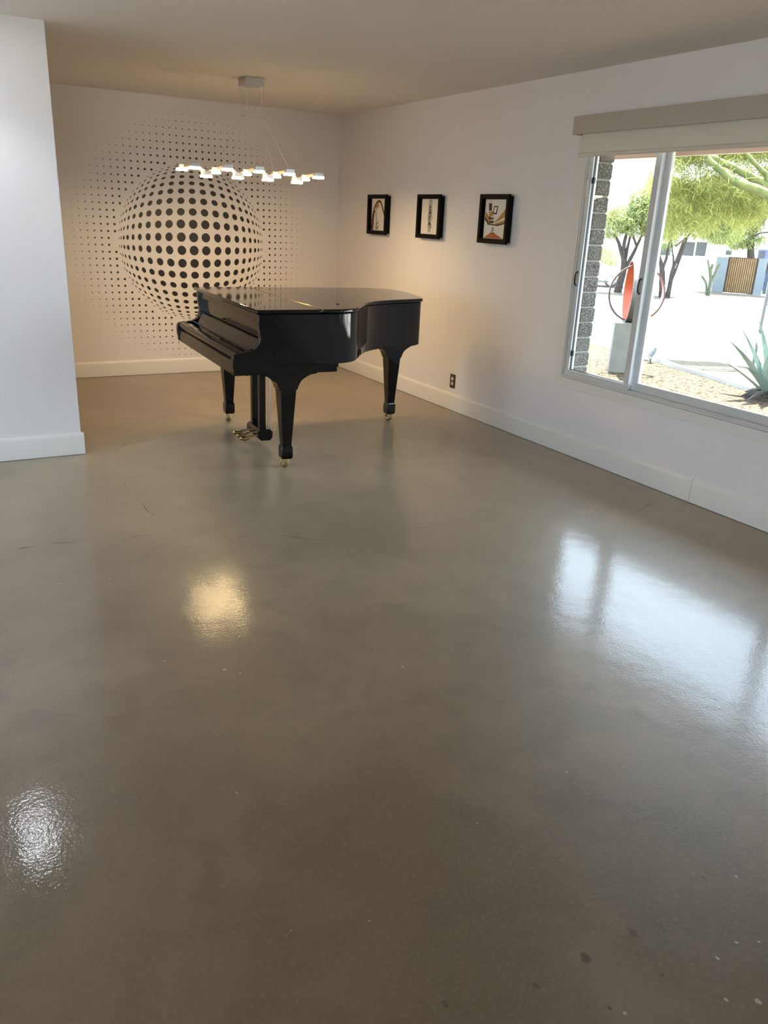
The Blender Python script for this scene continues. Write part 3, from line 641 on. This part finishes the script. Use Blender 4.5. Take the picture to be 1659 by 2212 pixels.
bm = BM(); tube(bm, [(-.02, -.05, .08), (.0, .0, .14), (.02, .05, .20), (.022, .055, .205)], [.028, .052, .056, .04], 14); obj('lamp_head', bm, 'darkmetal', sp, smooth=40)
bm = BM(); tube(bm, [(-.023, -.057, .072), (-.019, -.047, .085)], .022, 12); obj('lens', bm, 'ivory', sp)
cr = thing('perforated_screen', 'dark metal framed perforated panel behind the agave at the right edge', 'screen', (11.08, 7.87, -.36), -.62)
bm = BM(); box(bm, (-.05, -.02, 0), (-.01, .02, 1.24)); obj('post', bm, 'darkmetal', cr)
bm = BM(); box(bm, (.60, -.02, 0), (.64, .02, 1.24)); obj('post', bm, 'darkmetal', cr)
bm = BM(); box(bm, (-.01, -.015, 1.215), (.60, .015, 1.24)); obj('rail', bm, 'darkmetal', cr)
bm = BM(); box(bm, (-.01, -.015, .90), (.60, .015, .915)); obj('rail', bm, 'darkmetal', cr)
bm = BM()
for i in range(30):
    for k in range(15):
        x, z = .0 + i*.02, .915 + k*.02; hx, hz = .0034, .0034
        box(bm, (x-hx, -.002, z), (x+hx, .002, z+.02)); 
for k in range(16): box(bm, (-.01, -.002, .915+k*.02-.0034), (.60, .002, .915+k*.02+.0034))
obj('perforated_panel', bm, 'darkmetal', cr)

# ------------------------------------------------------------------ outside: trees
def foliage(name, parent, blobs, n, wid, ln, m, seed, droop=.5):
    q = random.Random(seed); V = []; Fc = []
    tot = sum(b[3]*b[4]*(b[5] if len(b) > 5 else b[3]) for b in blobs)
    for b in blobs:
        cx, cy, cz, rx, rz = b[:5]; k = int(n * rx*rz*rx / tot)
        for _ in range(k):
            while True:
                p = Vector((q.uniform(-1, 1), q.uniform(-1, 1), q.uniform(-1, 1)))
                if p.length < 1 and q.random() < .35 + .65*p.length: break
            c = Vector((cx+p.x*rx, cy+p.y*rx, cz+p.z*rz))
            d = Vector((q.gauss(0, 1), q.gauss(0, 1), q.gauss(-droop, .7))).normalized(); s = d.cross(Vector((q.gauss(0, 1), q.gauss(0, 1), q.gauss(0, 1)))).normalized()
            L_ = ln*q.uniform(.5, 1.3); w = wid*q.uniform(.6, 1.3); i0 = len(V); b2 = c + d*L_*.5 + Vector((0, 0, -.05*L_)); e = c + d*L_ + Vector((0, 0, -.22*L_))
            V += [c-s*w*.3, c+s*w*.3, b2+s*w*.5, b2-s*w*.5, e]; Fc += [(i0, i0+1, i0+2, i0+3), (i0+3, i0+2, i0+4)]
    me = bpy.data.meshes.new(name); me.from_pydata([tuple(v) for v in V], [], Fc); me.materials.append(M[m])
    o = bpy.data.objects.new(name, me); C.objects.link(o); o.parent = parent; return o
def branches(parent, name, limbs, m):
    for nm, pts, rs in limbs:
        bm = BM(); tube(bm, catmull(pts, 3), [rs[0] + (rs[1]-rs[0])*i/(3*(len(pts)-1)) for i in range(3*(len(pts)-1)+1)], 8); obj(nm, bm, m, parent, smooth=60)
def rp(k, z, dy=0.): return (k*.707+dy*.7, -k*.707+dy*.7, z)     # sideways k as seen from the room
t1 = thing('mesquite_tree', 'forked grey trunked tree across the street behind the ring sculpture', 'tree', (29.22, 28.77, -1.30))
branches(t1, '', [('trunk', [rp(-.03, -.1), rp(.03, .44), rp(.11, 1.02), rp(.05, 1.58)], (.20, .12)),
    ('branch', [rp(.05, 1.5), rp(-.15, 1.93), rp(-.29, 2.24), rp(-.55, 2.6)], (.11, .05)), ('branch', [rp(.04, 1.6), rp(-.03, 2.2), rp(.05, 2.8), rp(.1, 3.6)], (.10, .04)),
    ('branch', [rp(.10, 1.0, .1), rp(.14, 1.9, .1), rp(.17, 2.22), rp(.25, 3.)], (.09, .04)), ('branch', [rp(.12, .95), rp(.43, 1.74), rp(.57, 2.15), rp(.8, 2.9)], (.10, .04)), ('branch', [rp(.55, 2.1), rp(.35, 2.5), rp(.1, 3.1)], (.06, .03))], 'bark')
def bl1(L_): return [(*rp(k, z, d), r_, rz_) for k, z, d, r_, rz_ in L_]
foliage('foliage', t1, bl1([(-.75, 2.95, 0, .70, .55), (-.2, 3.35, .3, .8, .65), (.35, 3.1, -.2, .75, .55), (.8, 3.6, 0, .85, .7), (.45, 4.2, .2, .65, .6), (1.3, 3.2, .2, .8, .7), (1.3, 4.6, 0, .8, .7), (-.9, 3.5, .4, .4, .35), (2.2, 4., 0, 1., .9)]), 15000, .034, .24, 'leaf1', 11)
t2 = thing('mesquite_tree', 'slender multi-stemmed tree right of the window mullion across the street', 'tree', (29.74, 26.36, -1.30))
branches(t2, '', [('trunk', [rp(-.12, -.1), rp(-.26, .9), rp(-.36, 1.36), rp(-.56, 1.87), rp(-.6, 2.8)], (.15, .05)), ('branch', [rp(-.30, 1.2), rp(-.20, 1.68), rp(-.2, 2.05), rp(-.1, 2.8)], (.07, .04)),
    ('trunk', [rp(.10, -.1), rp(.13, .51), rp(.16, 1.33), rp(.35, 1.8), rp(.52, 2.67)], (.12, .035)), ('branch', [rp(.14, 1.2), rp(.33, 2.08), rp(.42, 2.6)], (.06, .03)),
    ('branch', [rp(.14, .62), rp(.30, 1.3), rp(.40, 1.80), rp(.56, 2.64), rp(.75, 2.95)], (.06, .025)), ('branch', [rp(.15, 1.33), rp(.10, 1.7), rp(.0, 2.0), rp(-.1, 2.5)], (.05, .02)), ('branch', [rp(.1, 2.2), rp(.4, 2.5), rp(.74, 2.92)], (.04, .02))], 'bark')
foliage('foliage', t2, bl1([(-.3, 2.55, 0, .55, .5), (.3, 3.2, .2, .8, .45), (1.2, 3.1, 0, .9, .5), (2.0, 2.9, .2, .9, .5), (.6, 3.8, .2, 1.2, .6), (-.6, 3.4, 0, .7, .6), (2.2, 3.7, 0, 1., .6), (1.2, 4.5, .3, 1.2, .7), (-.5, 4.4, .3, 1., .7)]), 16000, .034, .24, 'leaf1', 12)
t3 = thing('ironwood_tree', 'leaning pale barked tree in front of the wooden gate', 'tree', (37.54, 27.72, -1.30))
branches(t3, '', [('trunk', [rp(.06, -.1), rp(-.10, .84), rp(-.32, 1.71), rp(-.41, 2.16), rp(-.45, 2.75), rp(-.2, 3.31), rp(.2, 4.0)], (.24, .08)), ('branch', [rp(.05, .35), rp(.22, .6), rp(.42, .98), rp(.55, 1.45), rp(.8, 2.2)], (.12, .06)), ('branch', [rp(-.40, 2.1), rp(-.9, 2.6), rp(-1.4, 2.9)], (.09, .04)), ('branch', [rp(-.45, 2.6), rp(-.2, 2.9), rp(.3, 3.0)], (.06, .03))], 'bark')
foliage('foliage', t3, bl1([(-1.0, 2.6, 0, .75, .5), (-.35, 2.5, .2, .5, .35), (-1.7, 2.95, 0, .8, .5), (-.9, 3.4, 0, 1.0, .6), (.1, 2.75, .2, .45, .25), (-2.3, 3.6, .2, 1., .6), (-.3, 4.3, 0, 1.1, .6), (.6, 4.4, 0, .9, .5), (-1.6, 4.5, .2, 1.2, .7)]), 14000, .036, .25, 'leaf1', 13)
t4 = thing('palo_verde_tree', 'near palo verde tree with green limbs reaching in from the right', 'tree', (12.1, 7.2, -.45))
def w4(p): return (p[0]-12.1, p[1]-7.2, p[2]+.45)
lo = [(10.18,8.66,2.53),(10.21,8.62,2.48),(10.29,8.54,2.40),(10.41,8.43,2.29),(10.49,8.34,2.22),(10.62,8.25,2.17),(10.73,8.17,2.14),(10.87,8.06,2.07),(11.2,7.8,1.9),(11.7,7.4,1.5)]
up = [(10.32,8.84,2.57),(10.45,8.75,2.55),(10.52,8.70,2.50),(10.64,8.60,2.45),(10.72,8.53,2.40),(10.83,8.45,2.34),(10.94,8.36,2.28),(11.08,8.24,2.20),(11.4,7.9,1.95),(11.75,7.5,1.55)]
branches(t4, '', [('trunk', [(0, 0, -.1), (-.1, .05, .8), (-.25, .15, 1.5), (-.38, .2, 1.95)], (.13, .09)), ('branch', [w4(p) for p in lo[::-1]], (.075, .042)), ('branch', [w4(p) for p in up[::-1]], (.07, .038)),
    ('branch', [w4(p) for p in ((11.08,8.24,2.2),(11.0,8.25,2.35),(10.9,8.3,2.42),(10.7,8.4,2.6),(10.4,8.5,2.85))], (.045, .02)), ('branch', [w4(p) for p in ((11.6,7.6,1.6),(11.9,8.2,2.4),(12.2,8.8,3.2))], (.06, .03)), ('branch', [w4(p) for p in ((11.75,7.4,1.4),(12.4,7.0,2.4),(12.9,6.6,3.2))], (.06, .03))], 'greenbark')
bm = BM(); q = random.Random(8)
for p in (lo[3], lo[4], lo[5], lo[7], up[2], up[6], up[7], lo[2], up[4]):
    for _ in range(7):
        d = Vector((q.gauss(0, 1), q.gauss(0, 1), q.gauss(.1, .9))).normalized()*q.uniform(.12, .34); a = Vector(w4(p)); tube(bm, [a, a+d*.5+Vector((0,0,.02)), a+d], [.006, .005, .002], 5)
o = obj('twigs', bm, 'leaf2', t4); o['kind'] = 'stuff'
pv = [(9.85,8.9,2.64,.34,.24),(10.0,8.8,2.66,.42,.28),(10.4,8.6,2.80,.45,.3),(10.9,8.45,2.8,.45,.3),(9.75,8.7,1.55,.25,.16),(9.62,8.85,2.25,.34,.32),(9.85,8.75,1.95,.34,.30),(9.60,8.75,1.80,.28,.26),(10.05,8.60,2.20,.38,.30),(10.25,8.45,1.95,.36,.26),(10.05,8.45,1.70,.30,.22),(10.5,8.3,2.05,.36,.26),(10.45,8.45,2.5,.34,.28),(10.75,8.1,1.95,.34,.26),(10.9,8.1,2.35,.36,.3),(10.55,8.15,1.78,.28,.20),(11.3,7.9,2.3,.6,.5),(11.0,8.5,2.9,.5,.35),(12.2,7.4,2.7,.6,.5),(10.2,8.7,2.75,.5,.3)]
pv = [(b[0]*1.07, b[1]*1.07, 1.51+(b[2]-1.51)*1.07, b[3], b[4]) for b in pv]     # the leaf mass hangs just behind the big limbs
foliage('foliage', t4, [(*w4(b[:3]), b[3], b[4]) for b in pv], 40000, .0085, .15, 'leaf2', 14, .6)

# ------------------------------------------------------------------ outside: across the street
ca = thing('cactus', 'branching columnar cactus in the far gravel left of the gate', 'cactus', (33.59, 27.21, -1.30))
def stem(pts, r):
    bm = BM(); tube(bm, catmull(pts, 3), r, 10); 
    for v in bm.verts: pass
    return bm
obj('stem', stem([rp(.06, -.05), rp(.05, .7), rp(-.02, 1.0), rp(-.06, 1.23)], .085), 'cactus', ca, smooth=60)
obj('arm', stem([rp(-.06, 1.1), rp(.0, 1.30), rp(.01, 1.43)], .07), 'cactus', ca, smooth=60)
obj('arm', stem([rp(-.03, .9), rp(-.12, 1.25), rp(-.24, 1.62)], .045), 'cactus', ca, smooth=60)
obj('arm', stem([rp(-.03, -.05), rp(-.10, .42), rp(-.2, .65), rp(-.39, .87)], .055), 'cactus', ca, smooth=60)
obj('arm', stem([rp(.06, .55), rp(.16, .9), rp(.26, 1.32), rp(.33, 1.5)], .065), 'cactus', ca, smooth=60)

# far frontage: local x runs along it to the right, local y goes away from the room
FR = (36.34, 28.50, -1.30); FA = math.atan2(-.8196, .5729)
gt = thing('wooden_gate', 'warm cedar slat gate between blue-grey walls across the street', 'gate', FR, FA)
bm = BM()
for i in range(13): box(bm, (.08+i*.0985, -.03, .05), (.08+i*.0985+.060, .0, 1.70), 0)
box(bm, (.06, .0, .05), (1.36, .02, 1.70), 1); o = obj('slat_panel', bm, ['cedar', 'cedardark'], gt)
bm = BM()
for a in ((.0, .06, 0, 1.74), (1.36, 1.42, 0, 1.74)): box(bm, (a[0], -.05, a[2]), (a[1], .05, a[3]))
box(bm, (.06, -.04, 0), (1.36, .04, .05)); box(bm, (.06, -.04, 1.70), (1.36, .04, 1.74)); obj('gate_frame', bm, 'cedardark', gt)
gw = tag(obj('garden_wall', (lambda b: (box(b, (-.56, -.15, -.1), (0, .15, 1.71)), b)[1])(BM()), 'bluewall'), 'blue-grey masonry wall left of the wooden gate', 'wall'); gw.location = FR; gw.rotation_euler = (0, 0, FA)
gw = tag(obj('garden_wall', (lambda b: (box(b, (1.42, -.15, -.1), (1.82, .15, 1.73)), b)[1])(BM()), 'bluewall'), 'narrow blue-grey masonry wall right of the wooden gate', 'wall'); gw.location = FR; gw.rotation_euler = (0, 0, FA)
gd = thing('garage_door', 'dark blue-grey panelled garage door at the right edge', 'garage door', FR, FA)
bm = BM()
for k in range(5): box(bm, (1.84, .6, .0+k*.33), (5.0, .64, .32+k*.33), 0, .01)
obj('door_panel', bm, 'garage', gd)
hs = thing('neighbor_house', 'white house across the street with dark windows behind the trees', 'house', FR, FA)
bm = BM(); box(bm, (-9.5, 5, -.2), (9, 13, 2.52)); obj('house_wall', bm, 'white_stucco', hs)
bm = BM(); box(bm, (-9.9, 4.5, 2.52), (9.5, 13.5, 2.72)); obj('roof', bm, 'white_stucco', hs)
for (x0, x1, z0, z1) in ((-4.04, -3.46, 1.51, 2.12), (-2.77, -2.19, 1.55, 2.30), (-2.10, -1.55, 1.58, 2.33), (-.48, -.18, 1.72, 1.96)):
    fr_ = BM(); box(fr_, (x0-.05, 4.94, z0-.05), (x1+.05, 5.0, z1+.05)); wf_ = obj('window_frame', fr_, 'white_stucco', hs)
    bm = BM(); box(bm, (x0, 4.92, z0), (x1, 4.945, z1)); obj('pane', bm, 'housepane', wf_)
bm = BM(); box(bm, (1.18, 4.9, .0), (2.1, 4.99, 2.10)); dd = obj('door', bm, 'bluepaint', hs); dd['label'] = 'blue front door'
bm = BM(); box(bm, (1.24, 4.88, 1.40), (1.55, 4.895, 2.02)); obj('pane', bm, 'housepane', dd)

# white car behind the block jamb: local x forward (to the right as seen)
car = thing('car', 'white car parked across the street seen through the left window pane', 'car', (32.42, 31.33, -1.33), -PI/4)
side = [(-4.45,.35),(-4.5,.6),(-4.42,.95),(-4.1,1.02),(-3.75,1.30),(-3.2,1.46),(-2.5,1.50),(-1.95,1.44),(-1.45,1.20),(-1.05,1.0),(-.45,.92),(-.12,.80),(0,.62),(0,.38),(-.08,.28),(-4.35,.28)]
bm = BM(); S = []
for y, k in ((-.86, .90), (-.80, .97), (-.6, 1.0), (.6, 1.0), (.80, .97), (.86, .90)):
    S.append([(-2.25+(x+2.25)*(k if z > .9 else 1), y*(.84 if z > 1.05 else 1), z*(1 if z < .9 else .9+.1*k)) for x, z in side])
loft(bm, S); obj('body', bm, 'carwhite', car, smooth=40)
for s in (-1, 1):
    bm = BM(); pts = [(-3.75,1.03),(-3.45,1.28),(-2.9,1.38),(-2.35,1.40),(-1.95,1.34),(-1.55,1.14),(-1.30,1.02)]
    prism(bm, pts, s*.74 if s > 0 else -.80, .80 if s > 0 else -.74, 'y'); g = obj('side_window', bm, 'carglass', car)
    bm = BM(); box(bm, (-3.5, s*.86-.02, .24), (-.95, s*.86+.02, .33)); obj('sill', bm, 'darkmetal', car)
    for x in (-3.6, -.85):
        bm = BM(); tube(bm, [(x, s*.68, .32), (x, s*.86, .32)], .32, 24); w_ = obj('wheel', bm, 'tyre', car, smooth=40)
        bm = BM(); tube(bm, [(x, s*.85, .32), (x, s*.875, .32)], .20, 16); obj('rim', bm, 'alu', w_, smooth=40)
shb = thing('shrub', 'pale sparse shrub behind the white car', 'shrub', (34.2, 35.2, -1.3))
foliage('foliage', shb, bl1([(-.9, 1.6, 0, .9, .7), (.2, 1.3, 0, .8, .6), (-2., 1.5, 0, 1., .7)]), 1500, .07, .28, 'leaf1', 15)
bm = BM(); tube(bm, [rp(-.5, -.1), rp(-.6, .5), rp(-.8, 1.4)], [.06, .05, .02], 6); tube(bm, [rp(.2, -.1), rp(.15, .5), rp(.2, 1.2)], [.05, .04, .02], 6); obj('stem', bm, 'bark', shb)
gb = tag(obj('garage', (lambda b: (box(b, (-3., 0, -.1), (2.2, 4, 1.75)), b)[1])(BM()), 'bluewall'), 'blue-grey block building behind the forked tree', 'building'); gb.location = (38.3, 36.0, -1.3); gb.rotation_euler = (0, 0, -PI/4)
lp = tag(obj('utility_post', (lambda b: (tube(b, [(0, 0, -.1), (0, 0, 3.8)], .05, 10), b)[1])(BM()), 'white_stucco'), 'thin white post right of the forked tree', 'post'); lp.location = (31.2, 29.75, -1.3)

# ------------------------------------------------------------------ light
w = bpy.data.worlds.new('world'); bpy.context.scene.world = w; w.use_nodes = True
bg = w.node_tree.nodes['Background']; bg.inputs[0].default_value = (.70, .84, 1., 1); bg.inputs[1].default_value = 4.0
sun = bpy.data.lights.new('sun', 'SUN'); sun.energy = 30.; sun.angle = .03; sun.color = (1, .95, .86)
so = bpy.data.objects.new('sun', sun); C.objects.link(so); so.rotation_euler = Vector((.26, .26, .93)).to_track_quat('Z', 'Y').to_euler()
def portal(loc, rot, sx, sy):
    a = bpy.data.lights.new('daylight_portal', 'AREA'); a.shape = 'RECTANGLE'; a.size = sx; a.size_y = sy; a.cycles.is_portal = True
    o = bpy.data.objects.new('daylight_portal', a); C.objects.link(o); o.location = loc; o.rotation_euler = rot
portal((XR+.12, (WY0+WY1)/2, 1.3), (0, PI/2, 0), 1.54, 2.45)
portal((-1.9, YR-.15, 1.06), (PI/2, 0, 0), 2.2, 2.1)

portal((XL-.15, (LY0+LY1)/2, (LZ0+LZ1)/2), (0, -PI/2, 0), LZ1-LZ0, LY1-LY0)

s = bpy.context.scene
s.view_settings.view_transform = 'Standard'; s.view_settings.look = 'None'; s.view_settings.exposure = 1.62; s.view_settings.gamma = 1.0
s.view_settings.use_curve_mapping = False
s.cycles.use_denoising = True; s.cycles.max_bounces = 10; s.cycles.diffuse_bounces = 5; s.cycles.glossy_bounces = 5; s.cycles.transparent_max_bounces = 12
s.cycles.sample_clamp_indirect = 6; s.cycles.caustics_reflective = False
